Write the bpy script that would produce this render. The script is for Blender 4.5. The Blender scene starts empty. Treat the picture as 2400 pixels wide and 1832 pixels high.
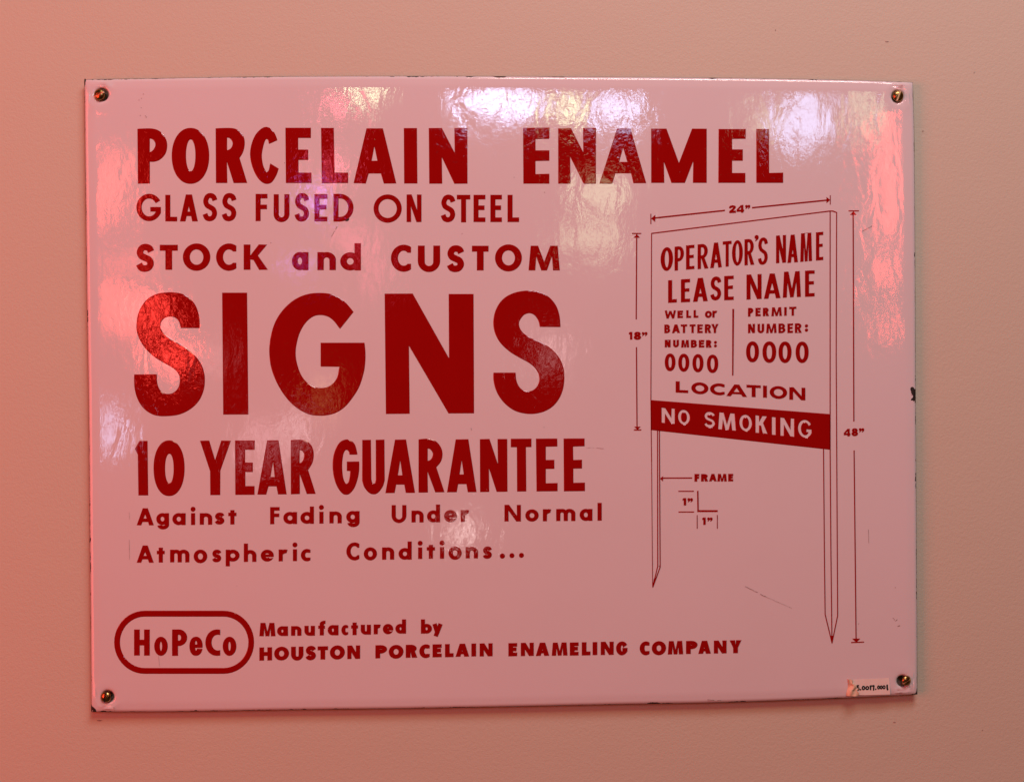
import bpy, bmesh, math, random
from mathutils import Vector, Matrix
from mathutils.geometry import delaunay_2d_cdt

random.seed(7)
SC = bpy.context.scene
C = SC.collection

# ------------------------------------------------------------------ scale
S = 0.00032            # metres per millimetre-grid unit of the sign layout (sign is about 0.62 m wide)
ZC = 1.5               # height of the middle of the sign above the floor
FACE = -0.0075         # front face of the enamel plate; the wall is y = 0, the viewer is at negative y
D = 1.0                # distance from the camera to the face

# ------------------------------------------------------------------ camera
cam = bpy.data.cameras.new('camera')
camo = bpy.data.objects.new('camera', cam)
C.objects.link(camo)
cam.sensor_width = 36.0
cam.lens = 36.0 * D / (2400 * S)
cam.clip_start = 0.01
cam.clip_end = 50
camo.location = (0, FACE - D, ZC)
camo.rotation_euler = (math.radians(90), 0, 0)
SC.camera = camo

# ------------------------------------------------------------------ world and lamps
W = bpy.data.worlds.new('World')
SC.world = W
W.use_nodes = True
bg = W.node_tree.nodes['Background']
bg.inputs[0].default_value = (1.0, 0.52, 0.30, 1)
bg.inputs[1].default_value = 0.05

SC.view_settings.view_transform = 'Standard'
SC.view_settings.look = 'None'
SC.view_settings.gamma = 1
SC.view_settings.exposure = 0.04
SC.view_settings.use_curve_mapping = False


def area(name, loc, target, sx, sy, col, power, shape='RECTANGLE', spread=180):
    l = bpy.data.lights.new(name, 'AREA')
    l.shape = shape
    l.size = sx
    l.size_y = sy
    l.color = col
    l.energy = power
    l.spread = math.radians(spread)
    o = bpy.data.objects.new(name, l)
    C.objects.link(o)
    o.location = loc
    d = Vector(target) - Vector(loc)
    o.rotation_euler = d.to_track_quat('-Z', 'Y').to_euler()
    return o


ctr = (0, 0, ZC)
# gallery lighting: pink-red neon to the upper left, ceiling lamp overhead, plus an added warm fill
area('neon_wash_lamp', (-1.5, -1.1, ZC + 0.0), ctr, 0.9, 1.2, (1.0, 0.075, 0.06), 18.6)
area('ceiling_lamp', (0.3, -0.8, ZC + 1.2), ctr, 0.7, 0.3, (1.0, 0.84, 0.95), 7.8)
area('room_fill_lamp', (0.5, -2.2, ZC + 2.3), ctr, 1.2, 0.6, (1.0, 0.66, 0.47), 25)  # added broad fill in place of ambient light, kept out of the enamel's reflection

LD = 2.0               # the lit signs across the gallery, two metres behind the camera side


def neon(name, x, y, w, h, col, rad, shape='ELLIPSE'):
    """a lit sign or tube on the far side of the room; x, y, w, h say where it shows in the enamel"""
    k = 1 + LD / D
    sx, sy = w * S * k, h * S * k
    loc = ((x - 1200) * S * k, FACE - LD, ZC + (916 - y) * S * k)
    a = sx * sy * (math.pi / 4 if shape == 'ELLIPSE' else 1)
    return area(name, loc, (loc[0] * 0, 0, ZC), sx, sy, col, rad * math.pi * a, shape)


WHITE = (0.48, 0.65, 1.0)
CREAM = (0.75, 1.0, 0.58)
RED = (1.0, 0.06, 0.045)
PINK = (1.0, 0.12, 0.20)
neon('white_tube_lamp', 1165, 238, 205, 62, WHITE, 29.2)
neon('cream_bulb_lamp', 1325, 255, 66, 62, CREAM, 19)
neon('white_bulb_lamp', 1445, 256, 115, 74, WHITE, 19.5)
neon('cream_bulb_lamp', 862, 205, 62, 74, CREAM, 15.5)
neon('white_bulb_lamp', 1885, 285, 135, 118, WHITE, 13.7)
neon('cream_bulb_lamp', 1785, 285, 46, 85, CREAM, 4.5)
neon('cream_bulb_lamp', 2025, 262, 44, 120, CREAM, 6)
neon('cream_bulb_lamp', 1405, 455, 120, 80, CREAM, 5.52)
neon('cream_bulb_lamp', 1385, 560, 140, 80, CREAM, 4.14)
neon('red_neon_lamp', 2072, 330, 52, 130, RED, 23.1)
neon('red_neon_lamp', 2078, 465, 50, 210, RED, 24.6)
neon('red_neon_lamp', 2074, 640, 44, 100, RED, 21.7)
neon('red_neon_lamp', 2078, 760, 40, 80, RED, 13)
neon('red_neon_lamp', 255, 442, 66, 170, RED, 18)
neon('red_neon_lamp', 352, 738, 70, 90, RED, 32.4)
neon('red_neon_lamp', 285, 718, 110, 120, RED, 12.6)
neon('red_neon_lamp', 402, 832, 85, 60, RED, 40.5)
neon('red_neon_lamp', 300, 610, 140, 40, RED, 6.3)
neon('pink_neon_lamp', 790, 250, 60, 50, PINK, 15.4)
neon('pink_neon_lamp', 775, 400, 50, 60, PINK, 17.6)
neon('pink_neon_lamp', 830, 560, 90, 60, PINK, 5.5)
neon('pink_neon_lamp', 880, 640, 50, 90, PINK, 4.4)
neon('violet_neon_lamp', 740, 470, 40, 60, (0.45, 0.2, 1.0), 15.4)
neon('violet_neon_lamp', 700, 620, 60, 40, (0.45, 0.2, 1.0), 5)
neon('white_bulb_lamp', 246, 1010, 50, 110, WHITE, 10.8)
neon('white_bulb_lamp', 690, 1010, 50, 90, (0.9, 0.62, 0.66), 4.39)
neon('white_bulb_lamp', 610, 1040, 50, 120, (1, 0.55, 0.62), 4.06)
neon('white_bulb_lamp', 1092, 1250, 46, 46, (0.9, 0.75, 0.7), 12.7)
neon('white_bulb_lamp', 1292, 830, 50, 90, (1, 0.6, 0.6), 4.39)
neon('cream_bulb_lamp', 756, 930, 40, 90, (1.0, 0.55, 0.2), 3.38)
neon('white_bulb_lamp', 505, 840, 60, 90, (1, 0.4, 0.4), 2.03)

# ------------------------------------------------------------------ materials


def nodes_of(m):
    m.use_nodes = True
    nt = m.node_tree
    return nt, nt.nodes, nt.links, nt.nodes['Principled BSDF']


def noise(N, L, vec, scale, detail=2.0, rough=0.5, dist=0.0):
    n = N.new('ShaderNodeTexNoise')
    n.inputs['Scale'].default_value = scale
    n.inputs['Detail'].default_value = detail
    n.inputs['Roughness'].default_value = rough
    n.inputs['Distortion'].default_value = dist
    L.new(vec, n.inputs['Vector'])
    return n.outputs[0]


def bump(N, L, h, dist, prev=None):
    b = N.new('ShaderNodeBump')
    b.inputs['Strength'].default_value = 1.0
    b.inputs['Distance'].default_value = dist
    L.new(h, b.inputs['Height'])
    if prev is not None:
        L.new(prev, b.inputs['Normal'])
    return b.outputs[0]


def mapr(N, L, v, a, b, c=0.0, d=1.0):
    n = N.new('ShaderNodeMapRange')
    n.inputs['From Min'].default_value = a
    n.inputs['From Max'].default_value = b
    n.inputs['To Min'].default_value = c
    n.inputs['To Max'].default_value = d
    L.new(v, n.inputs['Value'])
    return n.outputs['Result']


def mixc(N, L, fac, a, b):
    n = N.new('ShaderNodeMix')
    n.data_type = 'RGBA'
    L.new(fac, n.inputs['Factor'])
    for v, i in ((a, 6), (b, 7)):
        if isinstance(v, tuple):
            n.inputs[i].default_value = v
        else:
            L.new(v, n.inputs[i])
    return n.outputs[2]


def math_node(N, L, op, a, b):
    n = N.new('ShaderNodeMath')
    n.operation = op
    for v, i in ((a, 0), (b, 1)):
        if isinstance(v, (int, float)):
            n.inputs[i].default_value = v
        else:
            L.new(v, n.inputs[i])
    return n.outputs[0]


def objcoord(N, L, stretch=None):
    t = N.new('ShaderNodeTexCoord')
    o = t.outputs['Object']
    if stretch:
        m = N.new('ShaderNodeMapping')
        m.inputs['Scale'].default_value = stretch
        L.new(o, m.inputs['Vector'])
        o = m.outputs[0]
    return o


def glaze_bump(N, L, fine=1.0):
    """sag, ripple and orange peel of fired glass; every enamel colour shares the same glass surface"""
    o = objcoord(N, L)
    ov = objcoord(N, L, (1.0, 1.0, 0.45))
    b = bump(N, L, noise(N, L, o, 14, 1.0), 0.00028)
    b = bump(N, L, noise(N, L, ov, 70, 2.0, 0.55, 0.6), 0.00013, b)
    b = bump(N, L, noise(N, L, o, 300, 3.0, 0.6, 1.2), 0.000022 * fine, b)
    return b


def make_enamel():
    m = bpy.data.materials.new('white_enamel')
    nt, N, L, P = nodes_of(m)
    o = objcoord(N, L)
    white = mixc(N, L, noise(N, L, o, 9, 3.0), (0.775, 0.72, 0.74, 1), (0.735, 0.685, 0.69, 1))
    # specks of soot in the glaze
    vor = N.new('ShaderNodeTexVoronoi')
    vor.inputs['Scale'].default_value = 60
    L.new(o, vor.inputs['Vector'])
    rnd = N.new('ShaderNodeSeparateColor')
    L.new(vor.outputs['Color'], rnd.inputs[0])
    speck = math_node(N, L, 'MULTIPLY', mapr(N, L, vor.outputs['Distance'], 0.05, 0.03),
                      mapr(N, L, rnd.outputs[0], 0.965, 0.97))
    white = mixc(N, L, math_node(N, L, 'MULTIPLY', speck, 0.7), white, (0.10, 0.06, 0.05, 1))
    # chipped rim: black ground coat where the glass has flaked off the edge
    at = N.new('ShaderNodeAttribute')
    at.attribute_name = 'rim'
    e1 = noise(N, L, o, 75, 5.0, 0.75)
    e2 = noise(N, L, o, 16, 2.0)
    lim = math_node(N, L, 'MULTIPLY', mapr(N, L, e1, 0.5, 0.75, 0.0, 7.0), mapr(N, L, e2, 0.42, 0.62))
    lim = math_node(N, L, 'ADD', lim, 0.9)
    chip = math_node(N, L, 'LESS_THAN', at.outputs['Fac'], lim)
    col = mixc(N, L, chip, white, (0.012, 0.010, 0.009, 1))
    L.new(col, P.inputs['Base Color'])
    L.new(mapr(N, L, chip, 0, 1, 0.05, 0.6), P.inputs['Roughness'])
    P.inputs['Specular IOR Level'].default_value = 0.62
    L.new(glaze_bump(N, L), P.inputs['Normal'])
    return m


def make_red():
    m = bpy.data.materials.new('red_enamel')
    nt, N, L, P = nodes_of(m)
    o = objcoord(N, L)
    col = mixc(N, L, noise(N, L, o, 40, 3.0), (0.32, 0.0012, 0.0012, 1), (0.285, 0.001, 0.001, 1))
    L.new(col, P.inputs['Base Color'])
    P.inputs['Roughness'].default_value = 0.035
    P.inputs['Specular IOR Level'].default_value = 0.38
    L.new(glaze_bump(N, L, 1.5), P.inputs['Normal'])
    return m


def make_wall():
    m = bpy.data.materials.new('cream_wall_paint')
    nt, N, L, P = nodes_of(m)
    o = objcoord(N, L)
    col = mixc(N, L, noise(N, L, o, 3.0, 4.0, 0.6), (0.645, 0.60, 0.475, 1), (0.615, 0.57, 0.45, 1))
    col = mixc(N, L, mapr(N, L, noise(N, L, o, 260, 3.0), 0.35, 0.7), col, (0.63, 0.585, 0.46, 1))
    L.new(col, P.inputs['Base Color'])
    P.inputs['Roughness'].default_value = 0.62
    P.inputs['Specular IOR Level'].default_value = 0.3
    b = bump(N, L, noise(N, L, o, 22, 2.0), 0.0003)
    b = bump(N, L, noise(N, L, o, 380, 2.5, 0.55, 0.5), 0.00022, b)
    b = bump(N, L, noise(N, L, o, 900, 2.0), 0.00012, b)
    L.new(b, P.inputs['Normal'])
    return m


def make_plain(name, c1, c2, rough, scale=60, metallic=0.0, bd=0.0):
    m = bpy.data.materials.new(name)
    nt, N, L, P = nodes_of(m)
    o = objcoord(N, L)
    f = noise(N, L, o, scale, 4.0, 0.6)
    L.new(mixc(N, L, mapr(N, L, f, 0.35, 0.65), c1 + (1,), c2 + (1,)), P.inputs['Base Color'])
    P.inputs['Roughness'].default_value = rough
    P.inputs['Metallic'].default_value = metallic
    if bd:
        L.new(bump(N, L, f, bd), P.inputs['Normal'])
    return m


M_WHITE = make_enamel()
M_RED = make_red()
M_WALL = make_wall()
M_BLACK = make_plain('black_ground_coat', (0.010, 0.008, 0.008), (0.028, 0.020, 0.016), 0.55, 400, 0, 0.0002)
M_BRASS = make_plain('aged_brass', (0.50, 0.32, 0.11), (0.22, 0.13, 0.045), 0.26, 420, 1.0, 0.00005)
M_GLINT = make_plain('slot_glint_brass', (0.80, 0.62, 0.40), (0.70, 0.52, 0.32), 0.6, 300, 0.6)  # the slot's bright reflection is put into a paler, rougher brass
M_DARKSLOT = make_plain('dark_slot_floor', (0.02, 0.012, 0.008), (0.04, 0.025, 0.015), 0.7, 300)  # darker slot floor so the slot reads from a distance
M_SCUFF = make_plain('grey_scuff', (0.22, 0.15, 0.13), (0.42, 0.30, 0.27), 0.5, 500)
M_PAPER = make_plain('label_paper', (0.88, 0.80, 0.72), (0.84, 0.74, 0.66), 0.6, 150, 0, 0.00008)
M_LITFLAP = make_plain('lit_flap_paper', (0.86, 0.60, 0.42), (0.78, 0.50, 0.34), 0.45, 220, 0, 0.0001)  # orange glow of the lit flap is put into its base colour
M_INK = make_plain('black_marker_ink', (0.006, 0.006, 0.007), (0.012, 0.011, 0.012), 0.5, 300)

# ------------------------------------------------------------------ object helpers
BASE = (1182, 1665)    # the foot of the sign in layout units
BASE_Z = ZC + (916 - BASE[1]) * S
BASE_X = (BASE[0] - 1200) * S


def loc3(p, y=0.0):
    """layout point -> local coordinates of the sign (origin at its foot, on the face)"""
    return ((p[0] - BASE[0]) * S, y, (BASE[1] - p[1]) * S)


def world3(p, y=FACE):
    return ((p[0] - 1200) * S, y, ZC + (916 - p[1]) * S)


def link(name, me, parent=None, label=None, cat=None, group=None, kind=None):
    o = bpy.data.objects.new(name, me)
    C.objects.link(o)
    if parent:
        o.parent = parent
    if label:
        o['label'] = label
    if cat:
        o['category'] = cat
    if group:
        o['group'] = group
    if kind:
        o['kind'] = kind
    return o


def mesh(name, vs, fs, mat, smooth=False):
    me = bpy.data.meshes.new(name)
    me.from_pydata(vs, [], fs)
    if mat:
        me.materials.append(mat)
    if smooth:
        me.polygons.foreach_set('use_smooth', [True] * len(me.polygons))
    me.update()
    return me


# ------------------------------------------------------------------ flat shapes: a glyph is a list of (+1/-1, polygon)


def T(x0, y0, k):
    return lambda pts: [(x0 + k * p[0], y0 + k * p[1]) + tuple(p[2:]) for p in pts]


def spline(pts, n=5):
    """closed outline; a point with a third element is a corner, the rest is smooth"""
    if not any(len(p) > 2 for p in pts):
        pts = [tuple(p) for p in pts]
        N_ = len(pts)
        out = []
        for i in range(N_):
            out += cr(pts[i - 1], pts[i], pts[(i + 1) % N_], pts[(i + 2) % N_], n)
        return out
    k = next(i for i, p in enumerate(pts) if len(p) > 2)
    pts = list(pts[k:]) + list(pts[:k]) + [pts[k]]
    out = []
    seg = [pts[0]]
    for p in pts[1:]:
        seg.append(p)
        if len(p) > 2:
            q = [(a[0], a[1]) for a in seg]
            if len(q) == 2:
                out.append(q[0])
            else:
                q = [(2 * q[0][0] - q[1][0], 2 * q[0][1] - q[1][1])] + q + [(2 * q[-1][0] - q[-2][0], 2 * q[-1][1] - q[-2][1])]
                for i in range(1, len(q) - 2):
                    out += cr(q[i - 1], q[i], q[i + 1], q[i + 2], n)
            seg = [p]
    return out


def cr(a, b, c, d, n):
    r = []
    for i in range(n):
        t = i / n
        r.append(tuple(0.5 * (2 * b[j] + (c[j] - a[j]) * t + (2 * a[j] - 5 * b[j] + 4 * c[j] - d[j]) * t * t
                              + (3 * b[j] - a[j] - 3 * c[j] + d[j]) * t ** 3) for j in (0, 1)))
    return r


def rect(x0, y0, x1, y1):
    return [(x0, y0), (x1, y0), (x1, y1), (x0, y1)]


def ell(cx, cy, rx, ry, n=44, e=2.0):
    r = []
    for i in range(n):
        a = 2 * math.pi * i / n
        c, s = math.cos(a), math.sin(a)
        r.append((cx + rx * math.copysign(abs(c) ** (2 / e), c), cy + ry * math.copysign(abs(s) ** (2 / e), s)))
    return r


def ring(x0, y0, x1, y1, w, h, e=2.0):
    cx, cy, rx, ry = (x0 + x1) / 2, (y0 + y1) / 2, (x1 - x0) / 2, (y1 - y0) / 2
    return [(1, ell(cx, cy, rx, ry, 44, e)), (-1, ell(cx, cy, max(rx - w, rx * .12), max(ry - h, ry * .2), 44, e))]


def arc(cx, cy, rx, ry, a0, a1, w, h, n=18):
    o, i = [], []
    for k in range(n + 1):
        a = math.radians(a0 + (a1 - a0) * k / n)
        o.append((cx + rx * math.cos(a), cy + ry * math.sin(a)))
        i.append((cx + (rx - w) * math.cos(a), cy + (ry - h) * math.sin(a)))
    return o + i[::-1]


def stroke(pts, w, n=6):
    """smooth open path with butt ends, as a run of quads"""
    p = [(2 * pts[0][0] - pts[1][0], 2 * pts[0][1] - pts[1][1])] + list(pts) + [(2 * pts[-1][0] - pts[-2][0], 2 * pts[-1][1] - pts[-2][1])]
    c = []
    for i in range(1, len(p) - 2):
        c += cr(p[i - 1], p[i], p[i + 1], p[i + 2], n)
    c.append(tuple(pts[-1]))
    L_, R_ = [], []
    for i in range(len(c)):
        a, b = c[max(i - 1, 0)], c[min(i + 1, len(c) - 1)]
        dx, dy = b[0] - a[0], b[1] - a[1]
        l = math.hypot(dx, dy) or 1
        L_.append((c[i][0] - dy / l * w / 2, c[i][1] + dx / l * w / 2))
        R_.append((c[i][0] + dy / l * w / 2, c[i][1] - dx / l * w / 2))
    return [(1, [L_[i], L_[i + 1], R_[i + 1], R_[i]]) for i in range(len(c) - 1)]


def line(a, b, w, w2=None):
    w2 = w if w2 is None else w2
    dx, dy = b[0] - a[0], b[1] - a[1]
    l = math.hypot(dx, dy)
    nx, ny = -dy / l, dx / l
    return (1, [(a[0] + nx * w / 2, a[1] + ny * w / 2), (b[0] + nx * w2 / 2, b[1] + ny * w2 / 2),
                (b[0] - nx * w2 / 2, b[1] - ny * w2 / 2), (a[0] - nx * w / 2, a[1] - ny * w / 2)])


def bowl(x0, y0, x1, y1, f=0.45, n=14):
    """D-shaped polygon: straight on the left, round on the right"""
    xm = x0 + (x1 - x0) * f
    cy, ry, rx = (y0 + y1) / 2, (y1 - y0) / 2, x1 - xm
    return [(x0, y0)] + [(xm + rx * math.sin(math.pi * i / n), cy - ry * math.cos(math.pi * i / n)) for i in range(n + 1)] + [(x0, y1)]


def cup(x0, y0, x1, y1, r, up=False, n=16):
    """U-shaped solid; round end at the bottom, or at the top when up"""
    cx, rx = (x0 + x1) / 2, (x1 - x0) / 2
    if not up:
        return [(x0, y0)] + [(cx - rx * math.cos(math.pi * i / n), y1 - r + r * math.sin(math.pi * i / n)) for i in range(n + 1)] + [(x1, y0)]
    return [(x0, y1)] + [(cx - rx * math.cos(math.pi * i / n), y0 + r - r * math.sin(math.pi * i / n)) for i in range(n + 1)] + [(x1, y1)]


def comma(cx, cy, r):
    return [(1, ell(cx, cy, r, r, 14)), (1, spline([(cx + r, cy, 1), (cx + r * .9, cy + r), (cx - r * .5, cy + 2.2 * r, 1), (cx - r * .7, cy + 1.8 * r, 1), (cx + r * .1, cy + r * .6, 1)], 4))]


SK = [(0.98, 0.20), (0.85, 0.06), (0.56, 0.0), (0.24, 0.05), (0.07, 0.24), (0.20, 0.41), (0.5, 0.50), (0.83, 0.60),
      (0.95, 0.78), (0.78, 0.95), (0.45, 1.0), (0.16, 0.95), (0.0, 0.80)]


def glyph(ch, x0, y0, x1, y1, w, h, xh=None):
    W_, H_ = x1 - x0, y1 - y0
    cx, cy = (x0 + x1) / 2, (y0 + y1) / 2
    xh = xh or H_
    P = lambda *pts: [(1, [tuple(p) for p in pts])]
    if ch in 'I|l':
        return P(*rect(x0, y0, x1, y1))
    if ch == 'L':
        return P((x0, y0), (x0 + w, y0), (x0 + w, y1 - h), (x1, y1 - h), (x1, y1), (x0, y1))
    if ch == 'E':
        m = y0 + H_ * .475
        return P((x0, y0), (x1, y0), (x1, y0 + h), (x0 + w, y0 + h), (x0 + w, m - h / 2), (x1 - W_ * .08, m - h / 2),
                 (x1 - W_ * .08, m + h / 2), (x0 + w, m + h / 2), (x0 + w, y1 - h), (x1, y1 - h), (x1, y1), (x0, y1))
    if ch == 'F':
        m = y0 + H_ * .48
        return P((x0, y0), (x1, y0), (x1, y0 + h), (x0 + w, y0 + h), (x0 + w, m - h / 2), (x1 - W_ * .04, m - h / 2),
                 (x1 - W_ * .04, m + h / 2), (x0 + w, m + h / 2), (x0 + w, y1), (x0, y1))
    if ch == 'T':
        return P((x0, y0), (x1, y0), (x1, y0 + h), (cx + w / 2, y0 + h), (cx + w / 2, y1), (cx - w / 2, y1), (cx - w / 2, y0 + h), (x0, y0 + h))
    if ch == 'H':
        return P(*rect(x0, y0, x0 + w, y1)) + P(*rect(x1 - w, y0, x1, y1)) + P(*rect(x0 + w / 2, cy - h / 2, x1 - w / 2, cy + h / 2))
    if ch == 'A':
        t = w * .62
        sl = (cx - t - x0) / H_
        d = w * 1.12
        yb = y0 + H_ * .80
        yt = yb - h
        at = lambda y: x0 + sl * (y1 - y)
        apex = max(y0 + d / max(sl, .01) * .5, y0 + H_ * .26)
        apex = min(apex, yt - H_ * .1)
        il = at(yt) + d
        ir = 2 * cx - il
        if ir - il < W_ * .08:
            il, ir = cx - W_ * .05, cx + W_ * .05
        return [(1, [(cx - t, y0), (cx + t, y0), (x1, y1), (x1 - d, y1), (2 * cx - at(yb) - d, yb), (at(yb) + d, yb), (x0 + d, y1), (x0, y1)]),
                (-1, [(cx, apex), (ir, yt), (il, yt)])]
    if ch == 'N':
        d = w * .5
        return P(*rect(x0, y0, x0 + w, y1)) + P(*rect(x1 - w, y0, x1, y1)) + P((x0, y0), (x0 + w + d * .25, y0), (x1, y1), (x1 - w - d * .25, y1))
    if ch == 'M':
        sp = W_ * .07
        v = y0 + H_ * .66
        return P((x0, y1), (x0 + sp, y0), (x0 + sp + w * 1.1, y0), (cx, v), (x1 - sp - w * 1.1, y0), (x1 - sp, y0), (x1, y1), (x1 - w, y1),
                 (x1 - w - sp * .55, y0 + H_ * .42), (cx + w * .42, y1), (cx - w * .42, y1), (x0 + w + sp * .55, y0 + H_ * .42), (x0 + w, y1))
    if ch == 'W':
        q = W_ * .25
        return [line((x0 + w * .5, y0), (x0 + q, y1), w), line((cx, y0 + H_ * .1), (x0 + q, y1), w),
                line((cx, y0 + H_ * .1), (x1 - q, y1), w), line((x1 - w * .5, y0), (x1 - q, y1), w)]
    if ch == 'K':
        return P(*rect(x0, y0, x0 + w, y1)) + P((x1 - w * 1.35, y0), (x1 - w * .1, y0), (x0 + w * 1.6, cy + h * .5), (x0 + w * .6, cy + h * .3)) + \
            P((x0 + w * 1.2, cy - h * .2), (x0 + w * 2.0, cy - h * .55), (x1, y1), (x1 - w * 1.3, y1))
    if ch == 'Y':
        return P((x0, y0), (x0 + w * 1.15, y0), (cx, y0 + H_ * .36), (x1 - w * 1.15, y0), (x1, y0), (cx + w / 2, y0 + H_ * .58), (cx + w / 2, y1), (cx - w / 2, y1), (cx - w / 2, y0 + H_ * .58))
    if ch in 'Oo0':
        return ring(x0, y0, x1, y1, w, h, 2.0 if ch != '0' else 2.15)
    if ch in 'Cc':
        X = x0 + W_ * 1.28
        r = ring(x0, y0, X, y1, w, h)
        g = H_ * .22
        return r + [(-1, rect(x1, y0 - 1, X + 2, y1 + 1)), (-1, rect(x0 + W_ * .62, cy - g, X + 2, cy + g))]
    if ch == 'G':
        r = ring(x0, y0, x1 + W_ * .04, y1, w, h)
        return r + [(-1, [(cx, cy), (x1 + W_ * .1, y0 + H_ * .17), (x1 + W_ * .1, cy)]), (-1, rect(x1, y0, x1 + W_ * .1, y1)),
                    (1, rect(x0 + W_ * .58, cy - h * .05, x1, cy + h * .95)), (1, [(x1 - w, cy), (x1, cy), (x1, cy + H_ * .22), (x1 - w, cy + H_ * .30)])]
    if ch in 'Ss':
        return stroke([(x0 + w / 2 + (W_ - w) * a, y0 + h / 2 + (H_ - h) * b) for a, b in SK], (w + h) / 2)
    if ch == 'D':
        return [(1, bowl(x0, y0, x1, y1, .3)), (-1, bowl(x0 + w, y0 + h, x1 - w, y1 - h, .2))]
    if ch == 'P':
        m = y0 + H_ * .62
        return [(1, bowl(x0, y0, x1, m, .45)), (-1, bowl(x0 + w, y0 + h, x1 - w, m - h, .4)), (1, rect(x0, y0, x0 + w, y1))]
    if ch == 'R':
        m = y0 + H_ * .58
        xr = x1 - W_ * .06
        return [(1, bowl(x0, y0, xr, m, .45)), (-1, bowl(x0 + w, y0 + h, xr - w, m - h, .4)), (1, rect(x0, y0, x0 + w, y1)),
                (1, [(x0 + w * .9, m - h), (x0 + w * 1.5 + W_ * .1, m - h), (x1, y1), (x1 - w * 1.15, y1)])]
    if ch == 'B':
        m = y0 + H_ * .48
        xr = x1 - W_ * .07
        return [(1, bowl(x0, y0, xr, m + h * .4, .5)), (1, bowl(x0, m - h * .4, x1, y1, .45)), (-1, bowl(x0 + w, y0 + h * .9, xr - w, m - h * .4, .35)),
                (-1, bowl(x0 + w, m + h * .4, x1 - w, y1 - h * .9, .35))]
    if ch in 'U':
        return [(1, cup(x0, y0, x1, y1, W_ * .5)), (-1, cup(x0 + w, y0 - 1, x1 - w, y1 - h, (W_ - 2 * w) * .5))]
    if ch == 'u':
        return [(1, cup(x0, y0, x1, y1, W_ * .45)), (-1, cup(x0 + w, y0 - 1, x1 - w, y1 - h, (W_ - 2 * w) * .5)), (1, rect(x1 - w, y0, x1, y1))]
    if ch == 'a':
        return ring(x0, y0, x1 - w * .12, y1, w, h) + [(1, rect(x1 - w, y0, x1, y1))]
    if ch == 'd':
        return ring(x0, y1 - xh, x1 - w * .12, y1, w, h) + [(1, rect(x1 - w, y0, x1, y1))]
    if ch == 'b':
        return ring(x0 + w * .12, y1 - xh, x1, y1, w, h) + [(1, rect(x0, y0, x0 + w, y1))]
    if ch == 'p':
        return ring(x0 + w * .12, y0, x1, y0 + xh, w, h) + [(1, rect(x0, y0, x0 + w, y1))]
    if ch == 'g':
        r = (x1 - x0) * .46
        yc = y1 - r * .75
        return ring(x0, y0, x1 - w * .12, y0 + xh, w, h) + [(1, rect(x1 - w, y0, x1, yc)), (1, arc(x1 - r - 0, yc, r, y1 - yc, 0, 168, w, h))]
    if ch == 'n':
        return [(1, cup(x0, y0, x1, y1, W_ * .42, True)), (-1, cup(x0 + w, y0 + h, x1 - w, y1 + 1, (W_ - 2 * w) * .5, True)), (1, rect(x0, y0, x0 + w, y1))]
    if ch == 'h':
        t = y1 - xh
        return [(1, cup(x0, t, x1, y1, W_ * .42, True)), (-1, cup(x0 + w, t + h, x1 - w, y1 + 1, (W_ - 2 * w) * .5, True)), (1, rect(x0, y0, x0 + w, y1))]
    if ch == 'm':
        a = (W_ + w) / 2
        return [(1, cup(x0, y0, x0 + a, y1, a * .42, True)), (1, cup(x1 - a, y0, x1, y1, a * .42, True)),
                (-1, cup(x0 + w, y0 + h, x0 + a - w, y1 + 1, (a - 2 * w) * .5, True)),
                (-1, cup(x1 - a + w, y0 + h, x1 - w, y1 + 1, (a - 2 * w) * .5, True)), (1, rect(x0, y0, x0 + w, y1))]
    if ch == 'r':
        return [(1, rect(x0, y0, x0 + w, y1)), (1, spline([(x0 + w * .5, y0 + H_ * .32, 1), (x0 + W_ * .55, y0 + 2), (x1, y0 + H_ * .02, 1), (x1 - W_ * .1, y0 + h * 1.0, 1), (x0 + w + W_ * .08, y0 + H_ * .38), (x0 + w * .8, y0 + H_ * .62, 1)], 4))]
    if ch == 'e':
        return ring(x0, y0, x1, y1, w, h) + [(-1, [(cx, cy + h * .35), (x1 + 2, cy + h * .35), (x1 + 2, cy + H_ * .19), (cx + W_ * .2, cy + H_ * .27)]),
                                             (1, rect(x0 + w * .6, cy - h * .32, x1 - W_ * .01, cy + h * .38))]
    if ch == 't':
        t = y1 - xh
        return P(*rect(cx - w / 2, y0, cx + w / 2, y1)) + P(*rect(x0, t, x1, t + h * .95))
    if ch == 'f':
        t = y1 - xh
        xs = x0 + W_ * .22
        return P(*rect(xs, y0 + W_ * .4, xs + w, y1)) + P(*rect(x0, t, x1 - W_ * .08, t + h * .9)) + [(1, arc(x1, y0 + W_ * .45, x1 - xs, W_ * .45, 180, 270, w, h))]
    if ch == 'i':
        r = w * .58
        return P(*rect(cx - w / 2, y1 - xh, cx + w / 2, y1)) + [(1, ell(cx, y0 + r, r, r, 24))]
    if ch == 'y':
        return [line((x0 + w * .55, y0), (x0 + W_ * .5, y0 + xh), w * 1.05), line((x1 - w * .55, y0), (x0 + W_ * .32, y1), w * 1.05)]
    if ch == ':':
        r = W_ / 2
        return [(1, ell(cx, y0 + r, r, r, 18)), (1, ell(cx, y1 - r, r, r, 18))]
    if ch == '1':
        return P((x0 + W_ * .35, y0), (x1, y0), (x1, y1), (x1 - w, y1), (x1 - w, y0 + H_ * .30), (x0, y0 + H_ * .30), (x0, y0 + H_ * .12))
    if ch == '8':
        a = ring(x0 + W_ * .06, y0, x1 - W_ * .06, y0 + H_ * .55, w, h)
        b = ring(x0, y0 + H_ * .43, x1, y1, w, h)
        return [a[0], b[0], a[1], b[1]]
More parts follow.
